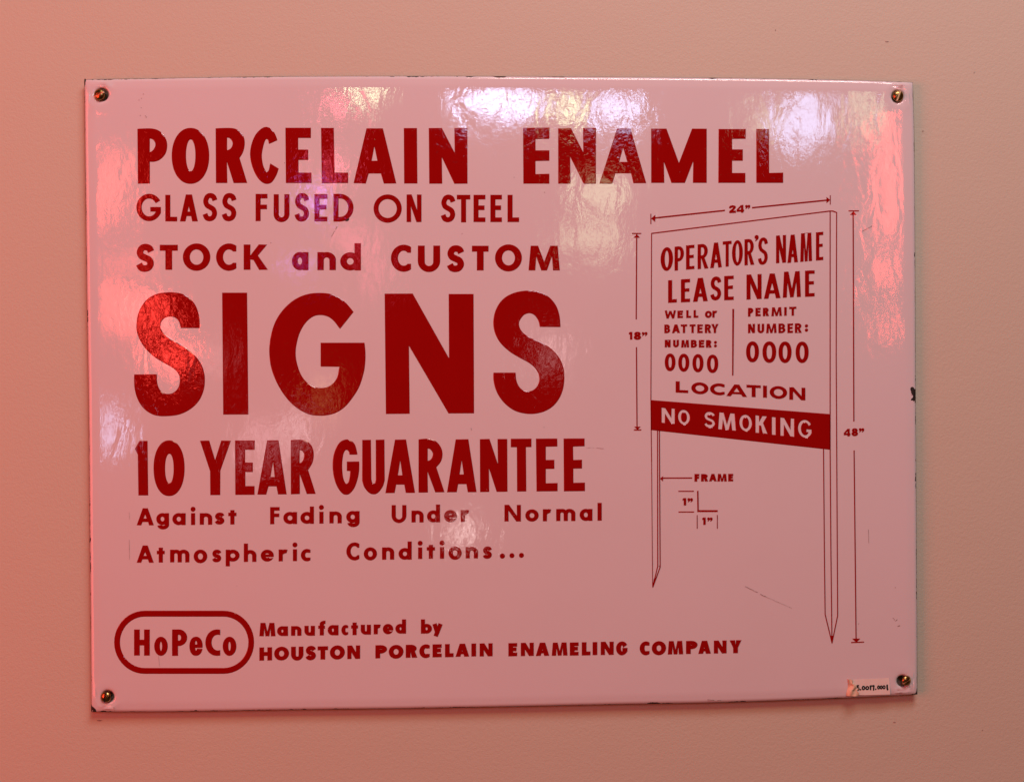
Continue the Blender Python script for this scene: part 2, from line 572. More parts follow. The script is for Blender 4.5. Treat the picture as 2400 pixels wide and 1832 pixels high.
    if ch == '4':
        return P(*rect(x1 - w * 1.45, y0, x1 - w * .35, y1)) + P(*rect(x0, y1 - H_ * .38, x1, y1 - H_ * .38 + h)) + P((x1 - w * 1.45, y0), (x1 - w * .6, y0), (x0 + w * .95, y1 - H_ * .38), (x0, y1 - H_ * .38), (x0, y1 - H_ * .42))
    if ch == '2':
        return stroke([(x0 + w * .45, y0 + H_ * .36), (x0 + w * .6, y0 + H_ * .2), (cx, y0 + h * .5), (x1 - w * .6, y0 + H_ * .25), (cx + W_ * .08, y0 + H_ * .55), (x0 + w * .6, y1 - h * .7)], w) + P(*rect(x0, y1 - h, x1, y1))
    if ch == '"':
        r = H_ * .30
        return comma(x0 + r, y0 + r, r) + comma(x1 - r, y0 + r, r)
    if ch == "'":
        r = H_ * .30
        return comma(cx, y0 + r, r)
    raise ValueError(ch)


def shear(g, x, k):
    return [(s, [(p[0], p[1] + k * (p[0] - x)) for p in poly]) for s, poly in g]


def word(tr, items, w, h, xh=None, sh=0.0):
    """items: (character, x0, y0, x1, y1) in the units of tr -> list of glyphs in layout units"""
    out = []
    for it in items:
        ch, x0, y0, x1, y1 = it[:5]
        ww = it[5] if len(it) > 5 else w
        g = glyph(ch, x0, y0, x1, y1, ww, h if len(it) < 7 else it[6], xh)
        if sh:
            g = shear(g, (x0 + x1) / 2, sh)
        out.append([(s, tr(p)) for s, p in g])
    return out


def in_poly(x, y, p):
    r = False
    for i in range(len(p)):
        x0, y0 = p[i - 1]
        x1, y1 = p[i]
        if (y0 > y) != (y1 > y) and x < (x1 - x0) * (y - y0) / (y1 - y0) + x0:
            r = not r
    return r


def flat(glyphs, cut=None):
    """union of glyphs (each its own add/subtract list), optionally cut out of one polygon -> verts, triangles"""
    polys, own = [], []
    for gi, g in enumerate(glyphs):
        for s, p in g:
            polys.append([(q[0], q[1]) for q in p])
            own.append((gi, s))
    if cut:
        polys.append(cut)
        own.append((-1, 1))
    vs, es, boxes = [], [], []
    for p in polys:
        b = len(vs)
        vs += [Vector(q) for q in p]
        es += [(b + k, b + (k + 1) % len(p)) for k in range(len(p))]
        boxes.append((min(q[0] for q in p), max(q[0] for q in p), min(q[1] for q in p), max(q[1] for q in p)))
    r = delaunay_2d_cdt(vs, es, [], 0, 0.004)
    V, F = r[0], r[2]
    keep = []
    for f in F:
        px = sum(V[i][0] for i in f) / len(f)
        py = sum(V[i][1] for i in f) / len(f)
        st = {}
        for (gi, s), p, bx in zip(own, polys, boxes):
            if bx[0] <= px <= bx[1] and bx[2] <= py <= bx[3] and in_poly(px, py, p):
                st[gi] = s > 0
        inside = any(v for k, v in st.items() if k >= 0)
        if cut:
            inside = st.get(-1, False) and not inside
        if inside:
            keep.append(f)
    used = sorted({i for f in keep for i in f})
    m = {o: n for n, o in enumerate(used)}
    return [(V[i][0], V[i][1]) for i in used], [tuple(m[i] for i in f) for f in keep]


def plate_letters(name, glyphs, parent, height=0.00028, skirt=1.8, mat=None, label=None, cut=None, jitter=0.12):
    """raised enamel: flat top with a sloping, slightly uneven edge all round"""
    V, F = flat(glyphs, cut)
    rnd = random.Random(len(V))
    edges = {}
    for f in F:
        for i in range(len(f)):
            a, b = f[i], f[(i + 1) % len(f)]
            edges[(a, b)] = edges.get((a, b), 0) + 1
    bnd = [(a, b) for (a, b) in edges if (b, a) not in edges]
    nor = {}
    for a, b in bnd:
        dx, dy = V[b][0] - V[a][0], V[b][1] - V[a][1]
        l = math.hypot(dx, dy)
        if l < 1e-9:
            continue
        for i in (a, b):
            n = nor.setdefault(i, [0.0, 0.0])
            n[0] += dy / l
            n[1] += -dx / l
    # triangles from the solver may be wound either way: find which side is out
    f = F[0]
    ar = sum(V[f[i - 1]][0] * V[f[i]][1] - V[f[i]][0] * V[f[i - 1]][1] for i in range(len(f)))
    sg = 1 if ar > 0 else -1
    V = list(V)
    low, rows = {}, []
    verts = []
    for i, p in enumerate(V):
        jx = rnd.uniform(-jitter, jitter) if i in nor else 0
        jy = rnd.uniform(-jitter, jitter) if i in nor else 0
        verts.append(loc3((p[0] + jx, p[1] + jy), -height))
    for i, n in nor.items():
        l = math.hypot(*n) or 1
        nx, ny = n[0] / l * sg, n[1] / l * sg
        low[i] = len(verts)
        verts.append(loc3((V[i][0] + nx * skirt, V[i][1] + ny * skirt), 0.00002))
    faces = [tuple(f) for f in F]
    # facing the viewer (-y)
    p0, p1, p2 = (Vector(verts[i]) for i in faces[0][:3])
    if (p1 - p0).cross(p2 - p0).y > 0:
        faces = [f[::-1] for f in faces]
        bnd = [(b, a) for a, b in bnd]
    nt = len(faces)
    for a, b in bnd:
        faces.append((b, a, low[a], low[b]))
    me = mesh(name, verts, faces, mat or M_RED)
    o = link(name, me, parent, label)
    return o


def words(glyphs, parent, look, texts, **kw):
    """one part for each word; texts: (word, number of glyphs)"""
    i = 0
    for t, n in texts:
        plate_letters('lettering', glyphs[i:i + n], parent, label=look + ' reading ' + t, **kw)
        i += n
    assert i == len(glyphs), (texts, i, len(glyphs))


# ------------------------------------------------------------------ the wall
wall_v = [(-2.5, 0, -0.2), (2.5, 0, -0.2), (2.5, 0, 3.2), (-2.5, 0, 3.2), (-2.5, 0.12, -0.2), (2.5, 0.12, -0.2), (2.5, 0.12, 3.2), (-2.5, 0.12, 3.2)]
wall_f = [(0, 1, 2, 3), (5, 4, 7, 6), (3, 2, 6, 7), (1, 0, 4, 5), (0, 3, 7, 4), (2, 1, 5, 6)]
wall = link('wall', mesh('wall', wall_v, wall_f, M_WALL), None,
            'cream painted plaster wall with fine roller texture behind the enamel sign', 'wall', None, 'structure')


def sliver(cx, cy, lx, ly, n=9, jag=.35, seed=1):
    r = random.Random(seed)
    return [(cx + lx * math.cos(2 * math.pi * i / n) * r.uniform(1 - jag, 1), cy + ly * math.sin(2 * math.pi * i / n) * r.uniform(1 - jag, 1)) for i in range(n)]


def patch(name, polys, parent, mat, y, label=None, tr=loc3):
    V, F = flat([[(1, p)] for p in polys])
    vs = [tr(p, y) for p in V]
    p0, p1, p2 = (Vector(vs[i]) for i in F[0][:3])
    if (p1 - p0).cross(p2 - p0).y > 0:
        F = [f[::-1] for f in F]
    return link(name, mesh(name, vs, F, mat), parent, label)


wm = [sliver(2170, 303, 2.2, 1.3, seed=2), sliver(1822, 65, 1.2, 2.2, seed=3), sliver(2291, 165, 1.2, 2.0, seed=4),
      sliver(2103, 1697, 3.4, 1.1, seed=5), sliver(226, 1693, 8, 1.6, seed=6), sliver(2311, 1716, 1.6, 1.2, seed=8),
      sliver(2085, 92, 6, .9, seed=9)]
for q in wm:
    patch('scuff_mark', [q], wall, M_SCUFF, -0.0003, None, world3)

# ------------------------------------------------------------------ the enamel plate
sign = bpy.data.objects.new('enamel_sign', None)
sign.empty_display_size = 0.05
C.objects.link(sign)
sign.location = (BASE_X, FACE, BASE_Z)
sign['label'] = 'white porcelain enamel advertising sign with raised red lettering, screwed to the cream wall'
sign['category'] = 'sign'

TOP = [(196, 185.5), (380, 182.5), (600, 179), (900, 177.5), (1200, 178), (1500, 180), (1750, 182.5), (2000, 187), (2141, 192)]
BOT = [(212.5, 1668.8), (400, 1668), (700, 1663.5), (950, 1660.5), (1200, 1656), (1450, 1651), (1690, 1646.5), (1970, 1636.5), (2151.5, 1627.5)]
LEF = [(196, 185.5), (198.5, 420), (202, 700), (206, 950), (209, 1300), (211.5, 1560), (212.5, 1668.8)]
RIG = [(2141, 192), (2144.5, 320), (2147, 700), (2148, 950), (2150, 1300), (2151.3, 1520), (2151.5, 1627.5)]


def curve(pts, t):
    """point at parameter t (0..1 by chord along the main axis)"""
    ax = 0 if abs(pts[-1][0] - pts[0][0]) > abs(pts[-1][1] - pts[0][1]) else 1
    v = pts[0][ax] + t * (pts[-1][ax] - pts[0][ax])
    i = 0
    while i < len(pts) - 2 and pts[i + 1][ax] < v:
        i += 1
    a, b, c, d = pts[max(i - 1, 0)], pts[i], pts[i + 1], pts[min(i + 2, len(pts) - 1)]
    u = (v - b[ax]) / (c[ax] - b[ax])
    o = 1 - ax
    m1 = (c[o] - a[o]) / (c[ax] - a[ax]) * (c[ax] - b[ax])
    m2 = (d[o] - b[o]) / (d[ax] - b[ax]) * (c[ax] - b[ax])
    y = (2 * u ** 3 - 3 * u ** 2 + 1) * b[o] + (u ** 3 - 2 * u ** 2 + u) * m1 + (-2 * u ** 3 + 3 * u ** 2) * c[o] + (u ** 3 - u ** 2) * m2
    return (v, y) if ax == 0 else (y, v)


def coons(u, v):
    t, b, l, r = curve(TOP, u), curve(BOT, u), curve(LEF, v), curve(RIG, v)
    return tuple((1 - v) * t[k] + v * b[k] + (1 - u) * l[k] + u * r[k]
                 - ((1 - u) * (1 - v) * TOP[0][k] + u * (1 - v) * TOP[-1][k] + (1 - u) * v * BOT[0][k] + u * v * BOT[-1][k]) for k in (0, 1))


PW, PH = 1946.0, 1460.0
HOLES = [(238, 222, 15.5), (2104, 226, 14), (252, 1632, 14.5), (2115.5, 1595.5, 13.2)]


def rim_drop(d):
    y = 0.0
    if d < 26:
        t = 1 - d / 26
        y += 0.00055 * t * t * (3 - 2 * t)
    if d < 7:
        t = 1 - d / 7
        y += 0.0012 * t * t
    return y


def hole_drop(p):
    y = 0.0
    for hx, hy, r in HOLES:
        q = math.hypot(p[0] - hx, p[1] - hy) - r
        if q < 32:
            t = 1 - max(q, 0) / 32
            y += -0.0002 * math.sin(math.pi * min(t * 1.15, 1)) + (0.0011 * max(0, 1 - q / 5) ** 2)
    return y


def build_plate():
    pts, edges, info = [], [], []

    def add(p, d):
        pts.append(Vector(p))
        info.append(d)
        return len(pts) - 1
    insets = [0, 1, 2.2, 4, 7, 10, 14, 19, 24, 28, 36]
    nx, ny = 120, 92
    first = None
    for d in insets:
        du, dv = d / PW, d / PH
        loop = []
        for i in range(nx):
            loop.append((du + (1 - 2 * du) * i / nx, dv))
        for i in range(ny):
            loop.append((1 - du, dv + (1 - 2 * dv) * i / ny))
        for i in range(nx):
            loop.append((1 - du - (1 - 2 * du) * i / nx, 1 - dv))
        for i in range(ny):
            loop.append((du, 1 - dv - (1 - 2 * dv) * i / ny))
        ids = [add(coons(u, v), d) for u, v in loop]
        for a, b in zip(ids, ids[1:] + ids[:1]):
            edges.append((a, b))
        if d == 0:
            first = ids
    holes = []
    for hx, hy, r in HOLES:
        for k, q in enumerate((0, 1.2, 2.6, 5, 9, 14)):
            ids = [add((hx + (r + q) * math.cos(2 * math.pi * i / 36), hy + (r + q) * math.sin(2 * math.pi * i / 36)), None) for i in range(36)]
            for a, b in zip(ids, ids[1:] + ids[:1]):
                edges.append((a, b))
            if k == 0:
                holes.append(ids)
    for i in range(1, 48):
        for j in range(1, 36):
            p = coons(i / 48, j / 36)
            if min(i / 48 * PW, (1 - i / 48) * PW, j / 36 * PH, (1 - j / 36) * PH) < 38:
                continue
            if all(math.hypot(p[0] - h[0], p[1] - h[1]) > h[2] + 16 for h in HOLES):
                add(p, None)
    # one face for the sheet and one for each hole, so that the solver tells them apart
    r = delaunay_2d_cdt(pts, edges, [first] + holes, 1, 0.001)
    V, F, OV, OF = r[0], r[2], r[3], r[5]
    rim = [60.0] * len(V)
    for i, ov in enumerate(OV):
        for o in ov:
            if info[o] is not None:
                rim[i] = info[o]
    # distance to the edge for every vertex
    vs = []
    for i, p in enumerate(V):
        y = hole_drop(p) + rim_drop(rim[i])
        vs.append(loc3(p, y))
    faces = [tuple(f) for f, of in zip(F, OF) if of == [0] or list(of) == [0]]
    p0, p1, p2 = (Vector(vs[i]) for i in faces[0][:3])
    if (p1 - p0).cross(p2 - p0).y > 0:
        faces = [f[::-1] for f in faces]
    nfront = len(faces)
    # turned edge and back sheet
    ed = {}
    for f in faces:
        for i in range(3):
            ed[(f[i], f[(i + 1) % 3])] = 1
    bnd = [(a, b) for (a, b) in ed if (b, a) not in ed]
    back = {}
    for a, b in bnd:
        for i in (a, b):
            if i not in back:
                back[i] = len(vs)
                x, y, z = vs[i]
                vs.append((x, y + 0.0016, z))
                rim.append(0.0)
    nxt = dict(bnd)
    for a, b in bnd:
        faces.append((b, a, back[a], back[b]))
    me = mesh('enamel_plate', vs, faces, M_WHITE)
    me.materials.append(M_BLACK)
    for i, p in enumerate(me.polygons):
        p.use_smooth = i < nfront
        p.material_index = 0 if i < nfront else 1
    at = me.attributes.new('rim', 'FLOAT', 'POINT')
    at.data.foreach_set('value', rim)
    return link('enamel_plate', me, sign)


plate = build_plate()

# ------------------------------------------------------------------ headline
tP = T(300, 280, 820 / 2201)
tE = T(1120, 280, 820 / 2201)


def outl(tr, *parts):
    """first outline adds, the others cut"""
    return [((1 if i == 0 else -1), spline(tr(p))) for i, p in enumerate(parts)]


def poly(tr, *parts):
    return [((1 if i == 0 else -1), tr(p)) for i, p in enumerate(parts)]


c = 1
line1 = [
    outl(tP, [(62, 63, c), (150, 62), (200, 80), (232, 120), (243, 165), (232, 215), (200, 250), (165, 263), (135, 263, c), (135, 401, c), (65, 402, c)],
         [(135, 117, c), (155, 122), (172, 140), (176, 165), (165, 190), (150, 205), (135, 212, c)]),
    [(1, tP(ell(393, 230, 114, 172, 56, 2.1))), (-1, tP(ell(394.5, 227, 33.5, 104, 48, 2.1)))],
    outl(tP, [(554, 60, c), (650, 59), (695, 75), (725, 115), (730, 160), (720, 205), (698, 243, c), (747, 398, c), (667, 398, c), (622, 262, c), (622, 398, c), (556, 398, c)],
         [(621, 112, c), (640, 115), (658, 135), (662, 158), (652, 182), (635, 195), (621, 198, c)]),
    outl(tP, [(936, 131, c), (890, 152, c), (885, 130), (872, 120), (858, 135), (845, 180), (838, 230), (845, 285), (858, 318), (875, 335), (890, 318), (897, 281, c), (944, 311, c), (930, 350), (905, 390), (880, 402), (850, 395), (815, 360), (785, 295), (772, 225), (780, 160), (805, 100), (840, 63), (870, 52), (900, 65), (922, 95)]),
    poly(tP, [(993, 56), (1148, 56), (1148, 115), (1068, 115), (1068, 193), (1131, 193), (1131, 253), (1070, 253), (1070, 338), (1151, 338), (1152, 398), (996, 398)]),
    poly(tP, [(1217, 57), (1292, 57), (1297, 338), (1382, 338), (1382, 398), (1222, 399)]),
    poly(tP, [(1503, 60), (1601, 60), (1685, 401), (1612, 401), (1593, 338), (1512, 338), (1494, 401), (1422, 399)], [(1550, 168), (1572, 263), (1530, 263)]),
    poly(tP, [(1738, 58), (1815, 58), (1818, 401), (1740, 401)]),
    poly(tP, [(1895, 58), (1972, 58), (2056, 213), (2056, 58), (2132, 58), (2133, 402), (2055, 402), (1974, 235), (1974, 402), (1898, 402)]),
    poly(tE, [(287, 57), (448, 55), (447, 120), (360, 122), (360, 198), (447, 198), (447, 258), (360, 260), (360, 347), (447, 345), (447, 402), (289, 402)]),
    poly(tE, [(508, 60), (583, 58), (664, 210), (664, 58), (740, 58), (740, 402), (668, 402), (580, 232), (580, 402), (508, 402)]),
    poly(tE, [(878, 62), (957, 60), (1056, 399), (981, 399), (966, 337), (862, 337), (843, 402), (768, 402)], [(914, 175), (943, 270), (886, 270)]),
    poly(tE, [(1093, 62), (1184, 62), (1265, 277), (1350, 62), (1437, 62), (1437, 397), (1355, 397), (1355, 262), (1300, 397), (1220, 397), (1170, 265), (1170, 397), (1093, 397)]),
    poly(tE, [(1517, 64), (1682, 64), (1682, 120), (1597, 121), (1597, 192), (1664, 192), (1664, 258), (1597, 258), (1597, 340), (1680, 340), (1680, 397), (1515, 397)]),
    poly(tE, [(1754, 64), (1828, 64), (1830, 340), (1918, 338), (1918, 397), (1754, 397)]),
]
words(line1, sign, 'heavy condensed red capitals', [('PORCELAIN', 9), ('ENAMEL', 6)])

line2 = word(tP, [('G', 55, 470, 205, 638), ('L', 236, 476, 308, 640), ('A', 328, 474, 438, 640), ('S', 470, 466, 562, 638), ('S', 590, 466, 683, 638),
                  ('F', 804, 470, 876, 638), ('U', 918, 472, 1014, 644), ('S', 1048, 466, 1140, 640), ('E', 1174, 472, 1253, 640), ('D', 1294, 470, 1417, 641),
                  ('O', 1547, 474, 1720, 648, 27, 26), ('N', 1754, 474, 1845, 644, 26), ('S', 1968, 476, 2060, 644), ('T', 2070, 476, 2152, 646), ('E', 2175, 476, 2247, 644),
                  ('E', 2281, 476, 2351, 644), ('L', 2389, 476, 2459, 644)], 29, 26)
words(line2, sign, 'light red capitals', [('GLASS', 5), ('FUSED', 5), ('ON', 2), ('STEEL', 5)], skirt=1.0)

line3 = word(tP, [('S', 50, 786, 166, 955), ('T', 201, 790, 312, 944), ('O', 347, 782, 516, 950), ('C', 556, 782, 680, 950), ('K', 729, 788, 878, 944),
                  ('a', 1033, 836, 1134, 946, 33, 30), ('n', 1193, 836, 1306, 946, 37, 30), ('d', 1337, 780, 1464, 948, 38, 32), ('C', 1656, 790, 1779, 956), ('U', 1825, 795, 1962, 958),
                  ('S', 2005, 795, 2117, 957), ('T', 2165, 796, 2267, 948), ('O', 2311, 788, 2476, 954), ('M', 2521, 796, 2715, 948)], 40, 34, 110)
words(line3, sign, 'medium red letters', [('STOCK', 5), ('and', 3), ('CUSTOM', 6)], skirt=1.0)

tA = T(290, 660, 550 / 2201)
tB = T(840, 660, 550 / 2201)
line4 = [
    outl(tA, [(709, 432, c), (540, 430, c), (525, 375), (490, 335), (440, 322), (390, 332), (352, 365), (338, 415), (350, 460), (390, 505), (470, 560), (560, 612), (650, 683), (715, 765), (745, 840), (755, 910),
              (748, 1000), (715, 1090), (660, 1160), (590, 1210), (510, 1242), (420, 1254), (320, 1252), (240, 1222), (175, 1165), (130, 1085), (108, 1000), (103, 930), (103, 874, c), (306, 872, c),
              (306, 930), (318, 985), (345, 1030), (380, 1053), (418, 1058), (460, 1050), (500, 1020), (525, 975), (532, 920), (525, 875), (495, 830), (450, 795), (370, 750), (290, 700), (215, 630), (160, 550),
              (130, 470), (126, 400), (140, 310), (175, 230), (230, 165), (310, 122), (400, 107), (470, 107), (550, 122), (620, 165), (670, 230), (700, 320)]),
    poly(tA, [(927, 108), (1153, 108), (1165, 1240), (937, 1242)]),
    outl(tA, [(2150, 285, c), (2030, 437, c), (1975, 365), (1915, 322), (1840, 308), (1770, 325), (1700, 385), (1645, 480), (1615, 590), (1607, 680), (1620, 770), (1655, 870), (1710, 945), (1780, 990), (1850, 1003),
              (1920, 990), (1975, 950), (2010, 890), (2028, 794, c), (1851, 792, c), (1851, 577, c), (2253, 577, c), (2261, 660), (2260, 750), (2246, 850), (2205, 980), (2145, 1080), (2070, 1170), (1985, 1225), (1900, 1247),
              (1830, 1250), (1750, 1240), (1660, 1200), (1570, 1130), (1490, 1030), (1425, 910), (1385, 790), (1371, 660), (1380, 540), (1410, 420), (1460, 320), (1530, 235), (1620, 165), (1730, 122), (1850, 112),
              (1960, 128), (2060, 185)]),
    poly(tB, [(250, 117), (506, 117), (851, 722), (851, 120), (1076, 120), (1081, 1230), (848, 1230), (473, 595), (477, 1234), (262, 1236)]),
    outl(tB, [(1891, 422, c), (1706, 420, c), (1695, 370), (1660, 315), (1610, 291), (1555, 305), (1515, 350), (1500, 395), (1515, 450), (1560, 500), (1640, 545), (1720, 580), (1800, 630), (1870, 705), (1912, 790),
              (1926, 890), (1915, 1000), (1880, 1090), (1820, 1165), (1740, 1212), (1650, 1233), (1560, 1230), (1470, 1205), (1390, 1150), (1330, 1080), (1290, 1000), (1272, 920), (1271, 857, c), (1469, 857, c),
              (1475, 920), (1495, 975), (1530, 1015), (1580, 1033), (1635, 1025), (1680, 985), (1702, 925), (1695, 865), (1660, 805), (1600, 755), (1500, 700), (1420, 650), (1340, 575), (1290, 490), (1271, 400),
              (1280, 310), (1315, 225), (1370, 160), (1450, 115), (1540, 94), (1620, 92), (1710, 108), (1790, 155), (1850, 230), (1880, 320)]),
]
plate_letters('lettering', line4, sign, label='largest red letters reading SIGNS')

tY = T(290, 1000, 600 / 2201)
tZ = T(840, 1000, 600 / 2201)
line5 = [
    poly(tY, [(137, 126), (201, 124), (207, 585), (130, 585), (126, 235), (102, 190)]),
    [(1, tY(ell(390, 355, 128, 234, 56, 2.15))), (-1, tY(ell(392.5, 358, 42, 132, 48, 2.15)))],
    poly(tY, [(660, 122), (732, 122), (785, 288), (842, 122), (917, 122), (826, 375), (826, 582), (748, 582), (748, 380)]),
    poly(tY, [(961, 121), (1123, 121), (1121, 193), (1040, 193), (1040, 310), (1106, 310), (1106, 384), (1042, 384), (1042, 512), (1121, 512), (1121, 580), (963, 580)]),
    poly(tY, [(1237, 119), (1327, 119), (1397, 576), (1330, 576), (1317, 507), (1242, 507), (1222, 578), (1153, 578)], [(1284, 297), (1302, 434), (1258, 434)]),
    outl(tY, [(1440, 118, c), (1520, 117), (1575, 130), (1615, 175), (1628, 235), (1618, 305), (1580, 370, c), (1646, 572, c), (1577, 572, c), (1513, 400, c), (1511, 573, c), (1441, 575, c)],
         [(1509, 193, c), (1535, 200), (1553, 225), (1556, 255), (1545, 290), (1530, 310), (1509, 318, c)]),
    outl(tY, [(2005, 235, c), (1945, 235, c), (1940, 210), (1922, 194), (1900, 200), (1882, 240), (1873, 320), (1876, 400), (1888, 460), (1910, 494), (1935, 480), (1948, 430), (1952, 376, c), (1922, 374, c), (1922, 302, c), (2020, 301, c),
              (2018, 380), (2005, 450), (1980, 520), (1945, 565), (1915, 578), (1880, 565), (1840, 510), (1812, 430), (1801, 340), (1808, 250), (1835, 175), (1870, 130), (1915, 113), (1955, 125), (1985, 160)]),
    outl(tZ, [(37, 116, c), (104, 115, c), (106, 450, c), (115, 485), (130, 493), (147, 485), (155, 455, c), (153, 115, c), (220, 113, c), (221, 460, c), (205, 510), (170, 558), (135, 574), (95, 562), (55, 515), (37, 460, c)]),
    poly(tZ, [(318, 114), (406, 112), (483, 563), (411, 563), (398, 492), (322, 492), (308, 564), (236, 565)], [(360, 285), (382, 419), (336, 419)]),
    outl(tZ, [(521, 112, c), (600, 108), (665, 130), (705, 180), (718, 235), (705, 295), (665, 346, c), (736, 558, c), (664, 558, c), (594, 380, c), (594, 560, c), (521, 561, c)],
         [(593, 181, c), (620, 188), (640, 215), (645, 240), (635, 270), (618, 290), (593, 298, c)]),
    poly(tZ, [(840, 112), (942, 110), (1012, 557), (944, 557), (932, 488), (855, 488), (842, 557), (766, 558)], [(888, 285), (910, 411), (866, 412)]),
    poly(tZ, [(1048, 110), (1124, 108), (1200, 322), (1200, 108), (1276, 108), (1278, 553), (1192, 554), (1122, 352), (1121, 555), (1050, 556)]),
    poly(tZ, [(1314, 106), (1484, 105), (1484, 170), (1437, 170), (1440, 551), (1368, 552), (1366, 171), (1314, 171)]),
    poly(tZ, [(1530, 105), (1706, 104), (1707, 165), (1608, 167), (1608, 288), (1681, 287), (1681, 357), (1608, 358), (1608, 488), (1709, 486), (1709, 549), (1535, 551)]),
    poly(tZ, [(1768, 104), (1941, 103), (1941, 163), (1842, 166), (1844, 288), (1919, 286), (1919, 354), (1844, 355), (1845, 484), (1944, 482), (1944, 548), (1770, 550)]),
]
words(line5, sign, 'tall condensed red letters', [('10', 2), ('YEAR', 4), ('GUARANTEE', 9)])

line6 = word(tY, [('A', 113, 700, 257, 843), ('g', 282, 742, 388, 878), ('a', 420, 742, 531, 841), ('i', 578, 688, 614, 840), ('n', 655, 742, 759, 838), ('s', 783, 738, 866, 836, 28, 27), ('t', 900, 716, 968, 836, 33, 27),
                  ('F', 1260, 690, 1339, 833), ('a', 1374, 732, 1489, 832), ('d', 1521, 685, 1634, 830), ('i', 1680, 672, 1719, 828), ('n', 1770, 728, 1873, 826), ('g', 1915, 724, 2026, 858)], 33, 27, 98) + \
    word(tZ, [('U', 287, 673, 411, 823), ('n', 458, 720, 559, 818), ('d', 592, 668, 701, 817), ('e', 739, 716, 844, 816), ('r', 881, 716, 950, 814),
              ('N', 1257, 671, 1396, 810), ('o', 1437, 710, 1548, 811), ('r', 1587, 708, 1656, 808), ('m', 1702, 706, 1864, 806), ('a', 1904, 706, 2011, 805), ('l', 2057, 654, 2091, 803)], 33, 27, 98)
words(line6, sign, 'small widely spaced red letters', [('Against', 7), ('Fading', 6), ('Under', 5), ('Normal', 6)], skirt=.8)
line7 = word(tY, [('A', 113, 1020, 256, 1164), ('t', 286, 1038, 351, 1163), ('m', 400, 1056, 563, 1161), ('o', 603, 1056, 716, 1168), ('s', 760, 1056, 839, 1160, 28, 27), ('p', 878, 1056, 994, 1195), ('h', 1034, 1003, 1139, 1157),
                  ('e', 1180, 1056, 1288, 1154), ('r', 1333, 1054, 1407, 1152), ('i', 1450, 994, 1494, 1150), ('c', 1525, 1050, 1604, 1152), ('C', 1916, 994, 2024, 1144)], 33, 27, 98) + \
    word(tZ, [('o', 48, 1036, 158, 1144), ('n', 205, 1036, 306, 1138), ('d', 347, 985, 457, 1138), ('i', 512, 980, 550, 1132), ('t', 589, 1014, 657, 1130), ('i', 700, 978, 738, 1130), ('o', 777, 1029, 886, 1139), ('n', 924, 1033, 1027, 1127),
              ('s', 1070, 1029, 1148, 1130, 28, 27)], 33, 27, 96) + \
    [[(1, tZ(ell(x, y, r, r, 24)))] for x, y, r in ((1238, 1109, 20), (1320, 1105, 19), (1402, 1103, 19))]
words(line7, sign, 'small widely spaced red letters', [('Atmospheric', 11), ('Conditions and three dots', 13)], skirt=.8)

# ------------------------------------------------------------------ maker's mark
tH = T(250, 1400, 600 / 2201)
tI = T(850, 1440, 600 / 2201)
tJ = T(1400, 1440, 600 / 2201)


def stadium(x0, y0, x1, y1, ex=1.0, n=22):
    r = (y1 - y0) / 2
    cy = (y0 + y1) / 2
    rx = r * ex
    return [(x1 - rx + rx * math.sin(math.pi * i / n), cy - r * math.cos(math.pi * i / n)) for i in range(n + 1)] + \
        [(x0 + rx - rx * math.sin(math.pi * i / n), cy + r * math.cos(math.pi * i / n)) for i in range(n + 1)]


logo = plate_letters('logo_border', [[(1, tH(stadium(70, 117, 1262, 648, .97))), (-1, tH(stadium(109, 157, 1224, 609, .97)))]], sign,
                     label='red rounded border round the maker\'s mark')
hp = word(tH, [('H', 237, 274, 369, 494, 46, 45), ('o', 411, 337, 523, 496, 44, 38), ('P', 564, 274, 690, 496, 48, 42), ('o', 1000, 337, 1113, 496, 44, 38)], 46, 40)
hp.append(outl(tH, [(823, 428, c), (757, 428, c), (760, 450), (772, 459), (782, 447), (785, 436), (821, 434, c), (815, 465), (795, 490), (768, 496), (738, 485), (720, 455), (714, 416), (720, 375), (740, 347), (768, 337), (797, 346), (815, 372), (823, 405)],
               [(757, 403, c), (758, 385), (768, 372), (780, 385), (781, 403, c)]))
hp[-1] = [(1, tH(ell(768.5, 416, 54.5, 79.5, 44, 2.2))), (-1, tH(ell(769, 412, 12, 44, 30, 2.2))), (1, tH(rect(745, 402, 820, 428))), (-1, tH([(775, 428), (830, 428), (830, 440), (775, 440)]))]
hp.append([(1, tH(ell(951, 385, 100, 111, 48, 2.1))), (-1, tH(ell(957, 385, 57, 70, 44, 2.1))), (-1, tH(rect(975, 262, 1062, 506)))])
plate_letters('lettering', hp, logo, skirt=.9, label='bold condensed red letters reading HoPeCo')

